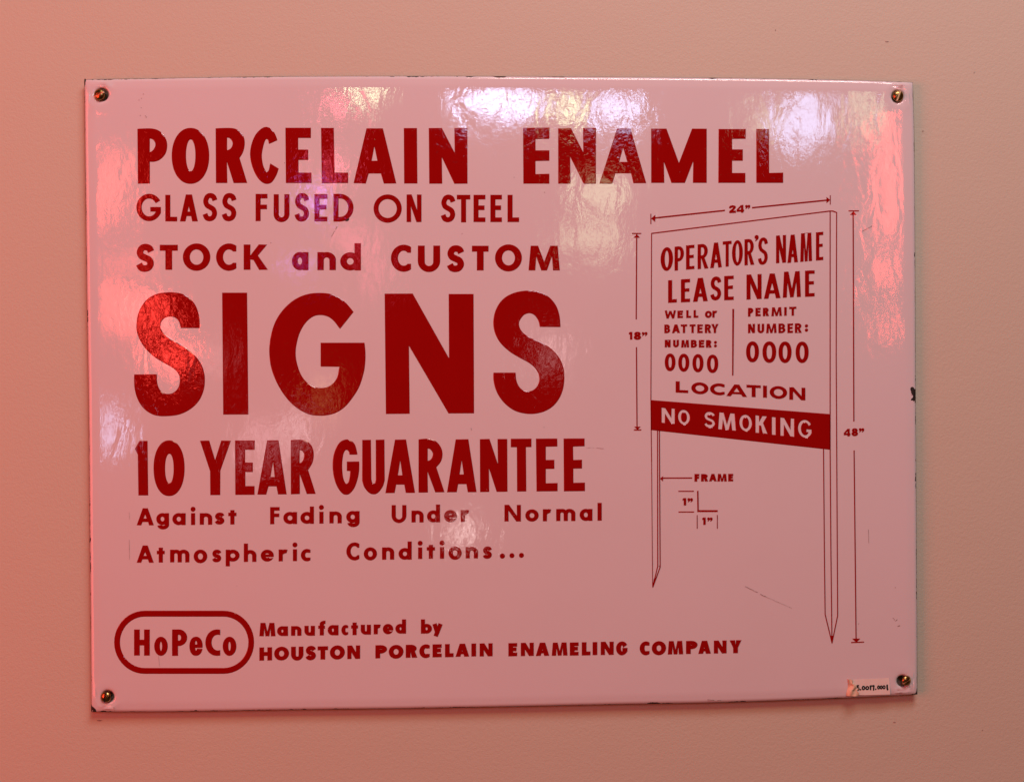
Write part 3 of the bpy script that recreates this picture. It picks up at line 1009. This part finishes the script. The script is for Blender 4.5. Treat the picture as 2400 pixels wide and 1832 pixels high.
tu = tI
line8 = word(tH, [('M', 1314, 217, 1450, 328, 36), ('a', 1467, 246, 1558, 326), ('n', 1587, 245, 1673, 324), ('u', 1702, 242, 1789, 324), ('f', 1820, 198, 1880, 321), ('a', 1902, 236, 1992, 320), ('c', 2020, 235, 2075, 320), ('t', 2103, 214, 2160, 318)], 33, 25, 80) + \
    word(tI, [('u', -15, 86, 70, 168), ('r', 96, 84, 154, 164), ('e', 175, 80, 261, 164), ('d', 283, 40, 372, 159), ('b', 502, 40, 594, 159), ('y', 600, 78, 688, 182)], 33, 25, 80)
words(line8, sign, 'small bold red letters', [('Manufactured', 12), ('by', 2)], skirt=.8)
line9 = word(tH, [('H', 1314, 427, 1421, 537), ('O', 1442, 422, 1566, 536), ('U', 1587, 421, 1690, 537), ('S', 1710, 415, 1800, 534, 33, 32), ('T', 1815, 418, 1902, 528), ('O', 1921, 411, 2046, 528), ('N', 2070, 411, 2178, 523, 34)], 38, 30, sh=-.02) + \
    word(tI, [('P', 111, 262, 208, 371), ('O', 226, 260, 349, 374), ('R', 372, 258, 468, 366), ('C', 489, 255, 575, 369), ('E', 602, 254, 678, 362, 38, 28), ('L', 709, 252, 780, 361), ('A', 800, 249, 914, 357, 35, 22), ('I', 936, 247, 974, 355), ('N', 1007, 246, 1116, 354, 34),
              ('E', 1254, 244, 1327, 353, 38, 28), ('N', 1361, 241, 1470, 351, 34), ('A', 1490, 240, 1602, 350, 35, 22), ('M', 1627, 239, 1760, 348, 35), ('E', 1782, 238, 1855, 347, 38, 28), ('L', 1885, 236, 1957, 346), ('I', 1978, 235, 2016, 343), ('N', 2048, 232, 2157, 342, 34)], 38, 30, sh=-.02) + \
    word(tJ, [('G', 163, 230, 257, 345), ('C', 366, 230, 447, 345), ('O', 470, 228, 589, 344), ('M', 607, 226, 737, 337, 35), ('P', 764, 225, 860, 333), ('A', 869, 224, 974, 332, 35, 22), ('N', 1003, 222, 1110, 329, 34), ('Y', 1139, 219, 1238, 327)], 38, 30, sh=-.02)
words(line9, sign, 'small bold red capitals', [('HOUSTON', 7), ('PORCELAIN', 9), ('ENAMELING', 9), ('COMPANY', 7)], skirt=.8)

# ------------------------------------------------------------------ drawing of a lease sign on stakes
K = 600 / 2201
tD = T(1450, 440, K)
tD2 = T(1450, 700, K)
tD3 = T(1450, 1000, K)
tD4 = T(1450, 1300, 750 / 2201)


def ln(tr, pts, w):
    q = [tr([p])[0] for p in pts]
    return [line(a, b, w) for a, b in zip(q, q[1:])]


def pt(tr, x, y):
    return tr([(x, y)])[0]


LW = 2.0
draw = []
draw.append(ln(tD, [(284, 392), (1818, 200), (1842, 201), (1874, 213)], 2.2))
draw.append([line(pt(tD, 283, 390), pt(tD2, 277, 900), LW), line(pt(tD2, 277, 900), pt(tD3, 283, 300), 1.9), line(pt(tD3, 283, 300), pt(tD3, 292, 1372), 1.5)])
draw.append([line(pt(tD, 1818, 199), pt(tD3, 1818, 195), 2.3), line(pt(tD3, 1818, 195), pt(tD4, 1460, 0), 2.3), line(pt(tD4, 1460, 0), pt(tD4, 1467, 600), 2.2)])
draw.append([line(pt(tD, 1874, 212), pt(tD2, 1870, 500), 2.2), line(pt(tD2, 1870, 500), pt(tD3, 1882, 1467), 2.2), line(pt(tD3, 1882, 1467), pt(tD4, 1506, 416), 2.2), line(pt(tD4, 1506, 416), pt(tD4, 1468, 602), 2.2)])
draw.append(ln(tD3, [(334, 25), (336, 1195), (294, 1372)], 2.2))
draw.append(ln(tD3, [(350, 28), (357, 1203), (318, 1310), (294, 1376)], 2.3))
draw.append([(1, tD3([(303, 1300), (318, 1316), (293, 1381), (289, 1372)]))])
draw.append([line(pt(tD3, 1761, 190), pt(tD4, 1415, 0), 2.2), line(pt(tD4, 1415, 0), pt(tD4, 1420, 408), 2.2), line(pt(tD4, 1420, 408), pt(tD4, 1467, 602), 2.2)])
draw.append([(1, tD4([(1457, 555), (1478, 555), (1470, 606), (1465, 606)]))])
draw.append([line(pt(tD2, 985, 88), pt(tD2, 981, 658), 4.2, 3.0)])
diagram = plate_letters('stake_sign_drawing', draw, sign, skirt=.3, jitter=.05, label='thin red line drawing of a staked lease sign')

NOS = word(tD2, [('N', 366, 937, 485, 1073, 33), ('O', 506, 950, 616, 1086, 34, 30), ('S', 728, 968, 836, 1110, 33, 31), ('M', 852, 978, 1010, 1130, 38), ('O', 1033, 992, 1150, 1142, 35, 31), ('K', 1173, 1003, 1282, 1158, 36),
                 ('I', 1314, 1014, 1352, 1172), ('N', 1387, 1022, 1511, 1184, 34), ('G', 1537, 1036, 1663, 1198, 35, 31)], 36, 32, sh=.085)
plate_letters('warning_band', NOS, diagram, label='red band with NO SMOKING left in white', cut=tD2([(279, 874), (1816, 995), (1818, 1294), (279, 1124)]))

dl = [
    (word(tD, [('O', 362, 513, 466, 713, 33, 26), ('P', 482, 505, 560, 708, 27), ('E', 580, 494, 650, 700), ('R', 680, 485, 770, 695, 27), ('A', 788, 472, 886, 686, 26), ('T', 896, 460, 970, 676, 25), ('O', 976, 453, 1066, 668, 28, 25), ('R', 1083, 442, 1165, 663, 26),
               ("'", 1168, 408, 1203, 462), ('S', 1198, 430, 1283, 660, 25, 25), ('N', 1354, 410, 1438, 645, 26), ('A', 1452, 405, 1540, 642, 26), ('M', 1562, 390, 1662, 632, 27), ('E', 1697, 382, 1758, 622, 27)], 29, 25, sh=-.085), 'condensed red capitals', [("OPERATOR'S", 10), ('NAME', 4)]),
    (word(tD, [('L', 426, 794, 499, 986), ('E', 536, 786, 613, 982), ('A', 640, 776, 765, 976), ('S', 788, 765, 883, 966, 29, 28), ('E', 908, 758, 988, 964), ('N', 1100, 745, 1228, 957), ('A', 1250, 738, 1390, 950), ('M', 1412, 720, 1566, 940), ('E', 1603, 712, 1684, 934)], 33, 27, sh=-.05), 'red capitals', [('LEASE', 5), ('NAME', 4)]),
    (word(tD, [('W', 397, 1055, 492, 1121, 17), ('E', 506, 1057, 552, 1118), ('L', 582, 1053, 622, 1117), ('L', 645, 1052, 684, 1116), ('o', 743, 1060, 800, 1117), ('r', 806, 1058, 846, 1114),
               ('B', 394, 1177, 441, 1248), ('A', 459, 1176, 526, 1247), ('T', 535, 1175, 588, 1247), ('T', 611, 1175, 660, 1247), ('E', 677, 1175, 722, 1247), ('R', 742, 1174, 795, 1247), ('Y', 797, 1172, 858, 1247),
               ('N', 397, 1308, 446, 1370), ('U', 469, 1308, 517, 1370), ('M', 538, 1309, 605, 1371), ('B', 622, 1309, 672, 1372), ('E', 690, 1309, 735, 1371), ('R', 752, 1310, 798, 1372), (':', 821, 1318, 843, 1370)], 18, 15, sh=-.02), 'small red letters', [('WELL', 4), ('or', 2), ('BATTERY', 7), ('NUMBER with a colon', 7)]),
    (word(tD, [('P', 1113, 1034, 1156, 1106), ('E', 1177, 1033, 1220, 1103), ('R', 1241, 1032, 1291, 1102), ('M', 1314, 1028, 1402, 1101), ('I', 1424, 1027, 1444, 1098), ('T', 1467, 1024, 1527, 1098),
               ('N', 1113, 1171, 1171, 1247), ('U', 1195, 1170, 1250, 1248), ('M', 1269, 1169, 1357, 1247), ('B', 1375, 1168, 1432, 1247), ('E', 1452, 1167, 1498, 1246), ('R', 1516, 1166, 1573, 1246), (':', 1602, 1175, 1627, 1236)], 19, 16, sh=-.03), 'small red letters', [('PERMIT', 6), ('NUMBER with a colon', 7)]),
    (word(tD2, [('0', 398, 472, 487, 620), ('0', 514, 474, 606, 625), ('0', 636, 477, 728, 630), ('0', 760, 482, 855, 636)], 29, 26), 'smaller red figures', [('0000', 4)]),
    (word(tD2, [('0', 1097, 368, 1205, 544), ('0', 1238, 368, 1353, 549), ('0', 1376, 369, 1485, 550), ('0', 1523, 370, 1632, 550)], 33, 29), 'larger red figures', [('0000', 4)]),
    (word(tD2, [('L', 491, 712, 597, 806, 33), ('O', 626, 720, 770, 818, 33), ('C', 787, 728, 910, 826, 33), ('A', 928, 738, 1102, 838, 32, 16), ('T', 1100, 742, 1221, 843, 32), ('I', 1242, 747, 1274, 848), ('O', 1300, 752, 1447, 858, 33), ('N', 1468, 763, 1604, 868, 31)], 32, 21, sh=.045), 'wide red capitals', [('LOCATION', 8)]),
]
for g, look, texts in dl:
    words(g, diagram, look, texts, skirt=.7)


def dim(parts, texts, lab, groups):
    plate_letters('dimension_arrow', parts, diagram, skirt=.4, jitter=.05, label=lab)
    words(texts, diagram, 'small bold red figures' if lab[0] != 'p' else 'small bold red capitals', groups, skirt=.5, jitter=.05)


dim([ln(tD, [(277, 225), (277, 312)], 1.9), ln(tD, [(1819, 66), (1819, 144)], 1.9), ln(tD, [(300, 261), (913, 195)], 2.9), ln(tD, [(1147, 172), (1800, 106)], 2.9),
          [(1, tD([(280, 264), (314, 234), (314, 292)]))], [(1, tD([(1817, 105), (1787, 80), (1787, 132)]))]],
    word(tD, [('2', 951, 152, 1008, 216, 17, 17), ('4', 1015, 150, 1078, 214, 18, 15), ('"', 1088, 149, 1130, 184)], 18, 16, sh=-.05), 'level dimension arrows above the drawing', [('24 inches', 3)])
dim([ln(tD, [(114, 393), (194, 393)], 1.9), [line(pt(tD, 155, 425), pt(tD, 151, 1130), 2.5)], [line(pt(tD, 153, 1370), pt(tD2, 158, 1105), 2.5)], ln(tD2, [(131, 1126), (194, 1126)], 2.2),
          [(1, tD([(155, 398), (130, 428), (181, 428)]))], [(1, tD2([(162, 1124), (136, 1099), (188, 1099)]))]],
    word(tD, [('1', 88, 1240, 117, 1303), ('8', 131, 1238, 192, 1305, 20, 16), ('"', 200, 1240, 246, 1276)], 19, 16), 'upright dimension arrows at the left of the drawing', [('18 inches', 3)])
dim([ln(tD, [(1977, 199), (2065, 199)], 1.9), [line(pt(tD, 2016, 228), pt(tD2, 2022, 1052), 2.6)], [line(pt(tD2, 2024, 1303), pt(tD4, 1627, 0), 2.4), line(pt(tD4, 1627, 0), pt(tD4, 1633, 580), 2.4)], ln(tD4, [(1600, 600), (1687, 597)], 2.0),
          [(1, tD([(2018, 203), (1990, 232), (2043, 232)]))], [(1, tD4([(1634, 600), (1608, 574), (1660, 574)]))]],
    word(tD2, [('4', 1936, 1118, 1992, 1180, 17, 14), ('8', 2003, 1113, 2057, 1178, 18, 15), ('"', 2066, 1112, 2110, 1148)], 18, 15), 'tall dimension arrows at the right of the drawing', [('48 inches', 3)])
dim([ln(tD3, [(632, 438), (375, 439)], 2.2), [(1, tD3([(356, 443), (381, 423), (381, 466)]))]],
    word(tD3, [('F', 652, 405, 693, 468), ('R', 709, 405, 768, 467), ('A', 778, 404, 842, 466, 19, 13), ('M', 849, 404, 929, 467, 21), ('E', 942, 404, 984, 466)], 23, 16), 'pointer arrow to the stake', [('FRAME', 5)])
dim([ln(tD3, [(514, 552), (646, 552)], 1.8), ln(tD3, [(515, 730), (648, 730)], 1.8), ln(tD3, [(680, 550), (683, 728)], 3.2), ln(tD3, [(676, 722), (851, 722)], 3.7), ln(tD3, [(675, 758), (675, 873)], 1.8), ln(tD3, [(848, 757), (848, 873)], 1.8)],
    word(tD3, [('1', 550, 612, 580, 673), ('"', 592, 612, 637, 648), ('1', 719, 778, 748, 839), ('"', 762, 778, 806, 813)], 20, 16), 'small angle section with its dimension ticks', [('1 inch', 2), ('1 inch', 2)])

# ------------------------------------------------------------------ wear: chips down to the black ground coat, scratches, scuffs
tc = T(190, 1560, 200 / 2201)
tb = T(1970, 1560, 200 / 2201)
tt = T(180, 160, 200 / 2201)
tr_ = T(2050, 850, 150 / 1680)


def drape(p, y):
    """lie on the plate, also over the rim"""
    # distance to the nearest edge
    d = min(p[0] - curve(LEF, min(max((p[1] - 185.5) / 1483, 0), 1))[0], curve(RIG, min(max((p[1] - 192) / 1435.5, 0), 1))[0] - p[0],
            p[1] - curve(TOP, min(max((p[0] - 196) / 1945, 0), 1))[1], curve(BOT, min(max((p[0] - 212.5) / 1939, 0), 1))[1] - p[1])
    x, _, z = loc3(p)
    return (x, y + rim_drop(max(d, 0)), z)


def chip(p, lab=None):
    V, F = flat([[(1, p)]])
    # refine so that it follows the rim
    bm = bmesh.new()
    bv = [bm.verts.new((v[0], v[1], 0)) for v in V]
    for f in F:
        bm.faces.new([bv[i] for i in f])
    bmesh.ops.subdivide_edges(bm, edges=bm.edges[:], cuts=2, use_grid_fill=True)
    for v in bm.verts:
        v.co = Vector(drape((v.co.x, v.co.y), -0.00012 - 0.00001))
    bmesh.ops.recalc_face_normals(bm, faces=bm.faces[:])
    me = bpy.data.meshes.new('enamel_chip')
    bm.to_mesh(me)
    bm.free()
    me.materials.append(M_BLACK)
    return link('enamel_chip', me, sign, lab)


chip(tc([(240, 990), (275, 1040), (330, 1070), (372, 1110), (382, 1150), (375, 1178), (410, 1192), (330, 1197), (245, 1196), (240, 1100)]))
chip(tt([(178, 265), (210, 262), (222, 290), (225, 340), (212, 370), (214, 395), (195, 410), (180, 470), (176, 430), (172, 340)]))
chip(tb([(1998, 480), (1999, 742), (1840, 752), (1660, 757), (1690, 720), (1740, 714), (1800, 722), (1860, 720), (1900, 730), (1940, 700), (1970, 650), (1980, 560)]))
chip(tr_([(1088, 690), (1092, 1040), (1062, 1050), (1060, 985), (1025, 1012), (1010, 985), (950, 985), (965, 940), (1005, 910), (1010, 850), (955, 835), (990, 820), (955, 785), (960, 760), (935, 690), (950, 645), (985, 628), (1025, 645), (1055, 690)]))
chip(tP([(1333, 628), (1350, 620), (1362, 626), (1372, 618), (1390, 620), (1391, 634), (1378, 641), (1362, 637), (1345, 642)]), 'dark rusty chip at the foot of the D of FUSED')
chip(tP([(1226, 862), (1238, 852), (1252, 849), (1270, 853), (1268, 861), (1252, 859), (1240, 868), (1230, 870)]))
chip(tA([(1868, 182), (1885, 158), (1905, 140), (1925, 128), (1928, 145), (1912, 158), (1898, 172), (1885, 183)]))
chip([(211.5 - 3, 1262), (211.5 + 1, 1260), (212, 1266), (209.5, 1272), (208, 1270)])
chip([(1152, 177.5), (1170, 178), (1188, 178), (1184, 180.5), (1172, 182), (1160, 180)])
chip([(1660, 181.7), (1680, 182), (1676, 184), (1668, 185)])



def scratch(a, b, w, seed, n=5, wob=.8, dash=1.0):
    scr = []
    r = random.Random(seed)
    p = [(a[0] + (b[0] - a[0]) * i / n + r.uniform(-wob, wob), a[1] + (b[1] - a[1]) * i / n + r.uniform(-wob, wob)) for i in range(n + 1)]
    for i in range(n):
        if r.random() < dash:
            scr.append(line(p[i], p[i + 1], w * r.uniform(.6, 1), w * r.uniform(.4, 1))[1])
    patch('scratch_mark', scr, sign, M_SCUFF, -0.00028)


scratch(pt(tP, 1316, 674), pt(tP, 1280, 738), 1.6, 1, 7, .3, .75)
scratch(pt(tD4, 865, 213), pt(tD4, 1010, 285), 1.2, 2, 8, 1.0, .9)
scratch(pt(tD4, 1010, 285), pt(tD4, 1190, 365), .5, 3, 8, .4, .9)
scratch(pt(tD4, 1860, 472), pt(tD4, 1955, 422), 1.5, 4, 7, 1.0, .7)
scratch(pt(tD4, 1875, 420), pt(tD4, 1900, 445), 1.0, 5, 3, .5, .9)
scratch(pt(tD4, 1918, 488), pt(tD4, 1936, 484), 1.8, 6, 2, .3)
scratch(pt(tZ, 2045, 180), pt(tZ, 2110, 187), .9, 7, 4, .3, .9)
scratch(pt(tZ, 1960, 178), pt(tZ, 2040, 181), .6, 8, 6, .2, .6)
scratch(pt(tZ, 968, 10), pt(tZ, 973, 28), 1.5, 9, 2, .2)
scratch((2035, 1240), (2036, 1272), .8, 10, 4, .2, .9)
scratch((303, 1200), (304, 1235), .7, 11, 4, .2, .9)
scratch((303, 1265), (304, 1310), .8, 12, 4, .2, .9)
scratch(pt(tD, 2040, 405), pt(tD, 2200, 318), 1.1, 13, 9, .6, .8)
scratch(pt(tH, 447, 500), pt(tH, 455, 590), .7, 14, 5, .3, .8)
scratch(pt(tc, 845, 1060), pt(tc, 858, 1160), .9, 15, 3, .2)
scratch((1650, 1638), (1690, 1641), 1.6, 16, 5, .6, .6)
for i, (x, y) in enumerate(((336, 221), (332, 231), (326, 235), (331, 253), (329, 271), (341, 272), (343, 275), (1085, 381), (1205, 416), (667, 382), (635, 569), (1083, 548), (1275, 1001), (1276, 451), (2098, 1376), (2012, 1461), (1933, 1389))):
    patch('soot_speck', [sliver(x, y, 1.2, 1.1, 7, .4, i)], sign, M_SCUFF, -0.00028)

# ------------------------------------------------------------------ brass screws


def screw_mesh(R, H, sw, depth, slot):
    cols = [-1 + 2 * i / 40 for i in range(41)]
    cols = sorted(set([round(q, 4) for q in cols if abs(abs(q) - sw) > .03] + [-sw - .012, -sw + .012, sw - .012, sw + .012]))
    vs, fs = [], []
    n = 28
    for x in cols:
        ext = math.sqrt(max(1 - x * x, 0))
        for j in range(n + 1):
            t = -1 + 2 * j / n
            z = math.sin(t * math.pi / 2) * ext
            r2 = min(x * x + z * z, 1)
            h = H * math.sqrt(1 - r2 * .97) if r2 < .999 else 0
            if abs(x) < sw:
                h = min(h, max(H * (1 - depth), 0.0))
            vs.append((x * R, -h, z * R))
    m = n + 1
    for i in range(len(cols) - 1):
        for j in range(n):
            fs.append((i * m + j, (i + 1) * m + j, (i + 1) * m + j + 1, i * m + j + 1))
    # collar and shank
    b = len(vs)
    k = 32
    prof = [(R, 0.0), (R * .96, 0.0006), (R * .5, 0.0007), (R * .5, 0.012), (0.0005, 0.014)]
    for r, y in prof:
        for i in range(k):
            a = 2 * math.pi * i / k
            vs.append((r * math.cos(a), y, r * math.sin(a)))
    for q in range(len(prof) - 1):
        for i in range(k):
            j = (i + 1) % k
            fs.append((b + q * k + i, b + q * k + j, b + (q + 1) * k + j, b + (q + 1) * k + i))
    me = mesh('brass_screw', vs, fs, M_BRASS, True)
    me.materials.append(slot)
    for p in me.polygons:
        if abs(p.center.x) < sw * R and p.center.y < 0:
            p.material_index = 1
    bm = bmesh.new()
    bm.from_mesh(me)
    bmesh.ops.remove_doubles(bm, verts=bm.verts[:], dist=1e-7)
    bmesh.ops.recalc_face_normals(bm, faces=bm.faces[:])
    for e in bm.edges:
        if len(e.link_faces) == 2 and e.calc_face_angle(0) > math.radians(40):
            e.smooth = False
    bm.to_mesh(me)
    bm.free()
    return me


glint_slot = screw_mesh(13.4 * S, 0.0026, 0.15, 0.55, M_GLINT)
dark_slot = screw_mesh(13.4 * S, 0.0026, 0.15, 0.6, M_DARKSLOT)
SCREWS = [
    (233.5, 222.5, 1.0, (0.05, math.radians(66), -0.16), 'slotted brass screw in the top left corner with its slot nearly level'),
    (2104.5, 225.5, 0.97, (0.0, math.radians(20), 0.05), 'bright slotted brass screw in the top right corner'),
    (248.5, 1632, 0.95, (0.0, math.radians(8), -0.12), 'brown slotted brass screw beside the black chip, bottom left corner'),
    (2123.5, 1593.5, 0.88, (0.12, math.radians(62), 0.42), 'tilted brass screw beside the paper label, off centre in its dark hole'),
]
for i, (x, y, sc, rot, lab) in enumerate(SCREWS):
    o = link('brass_screw', dark_slot if i == 2 else glint_slot, None, lab, 'screw', 'brass screws holding the sign')
    o.location = world3((x, y), FACE - 0.0002 if i != 3 else FACE - 0.0008)
    o.rotation_euler = rot
    o.scale = (sc, sc, sc)

# ------------------------------------------------------------------ paper accession label
LB = pt(tb, 860, 745)
lab_o = bpy.data.objects.new('paper_label', None)
lab_o.empty_display_size = 0.01
C.objects.link(lab_o)
lab_o.location = world3(LB)
lab_o['label'] = 'small curling paper label with a handwritten number at the bottom right of the sign'
lab_o['category'] = 'label'


def lab3(p, y):
    return ((p[0] - LB[0]) * S, y, (LB[1] - p[1]) * S)


paper = tb([(282, 350), (700, 325), (1090, 312), (1250, 303), (1258, 420), (1268, 600), (1272, 728), (1000, 735), (640, 745), (430, 742), (330, 700), (300, 500)])
V, F = flat([[(1, paper)]])
bm = bmesh.new()
bv = [bm.verts.new((v[0], v[1], 0)) for v in V]
for f in F:
    bm.faces.new([bv[i] for i in f])
bmesh.ops.subdivide_edges(bm, edges=bm.edges[:], cuts=4, use_grid_fill=True)
for v in bm.verts:
    p = (v.co.x, v.co.y)
    e = max(0, (p[0] - 2082) / 4) if p[0] > 2080 else 0
    v.co = Vector(lab3(p, -0.00035 - 0.0002 * e))
bmesh.ops.recalc_face_normals(bm, faces=bm.faces[:])
me = bpy.data.meshes.new('paper_sheet')
bm.to_mesh(me)
bm.free()
me.materials.append(M_PAPER)
link('paper_sheet', me, lab_o)
# torn flap folded back over the left end
fl = []
nu, nv = 16, 12
for i in range(nu + 1):
    u = i / nu
    for j in range(nv + 1):
        v = j / nv
        left = (170 + 25 * math.sin(v * 5), 330 + 425 * v)
        rgt = (275 + 205 * v ** .8 + 18 * math.sin(v * 17) + (90 if .26 < v < .62 else 0) * .8, 335 + 425 * v + 12 * math.sin(v * 9))
        q = (left[0] * (1 - u) + rgt[0] * u, left[1] * (1 - u) + rgt[1] * u)
        lift = -0.0005 - 0.0017 * math.sin(math.pi * min(u * 1.15, 1)) * (.7 + .5 * v) - 0.0006 * math.sin(u * 9 + v * 7)
        if i == 0:
            lift = -0.0002
        fl.append(lab3(pt(tb, *q), lift))
ff = [(i * (nv + 1) + j, (i + 1) * (nv + 1) + j, (i + 1) * (nv + 1) + j + 1, i * (nv + 1) + j + 1) for i in range(nu) for j in range(nv)]
link('torn_flap', mesh('torn_flap', fl, ff, M_LITFLAP, True), lab_o, 'torn flap tinted peach as if brightly lit, curling off the end of the label')


def hand(pts, w=34):
    return [(s, tb(p)) for s, p in stroke(pts, w, 4)]


def hring(x0, y0, x1, y1, w=32):
    return [(s, tb(p)) for s, p in ring(x0, y0, x1, y1, w, w)]


ink = [hand([(412, 495), (440, 500), (470, 495)]), hand([(425, 500), (440, 545), (466, 560), (468, 595), (440, 610)], 32), [(1, tb(ell(508, 600, 22, 20, 14)))],
       hring(540, 500, 632, 615), hring(634, 505, 735, 610), hand([(760, 490), (768, 550), (770, 612)]), hand([(770, 505), (820, 505), (862, 492)]), hand([(858, 492), (850, 550), (846, 622)]),
       [(1, tb(ell(902, 588, 20, 18, 14)))], hring(938, 490, 1012, 592, 28), hring(1008, 490, 1080, 592, 28), hring(1076, 486, 1156, 590, 28), hand([(1196, 470), (1196, 530), (1204, 590), (1226, 602)], 40)]
V, F = flat(ink)
vs = [lab3(p, -0.00062) for p in V]
p0, p1, p2 = (Vector(vs[i]) for i in F[0][:3])
if (p1 - p0).cross(p2 - p0).y > 0:
    F = [f[::-1] for f in F]
link('handwriting', mesh('handwriting', vs, F, M_INK), lab_o, 'black marker figures reading 5.0017.0001')
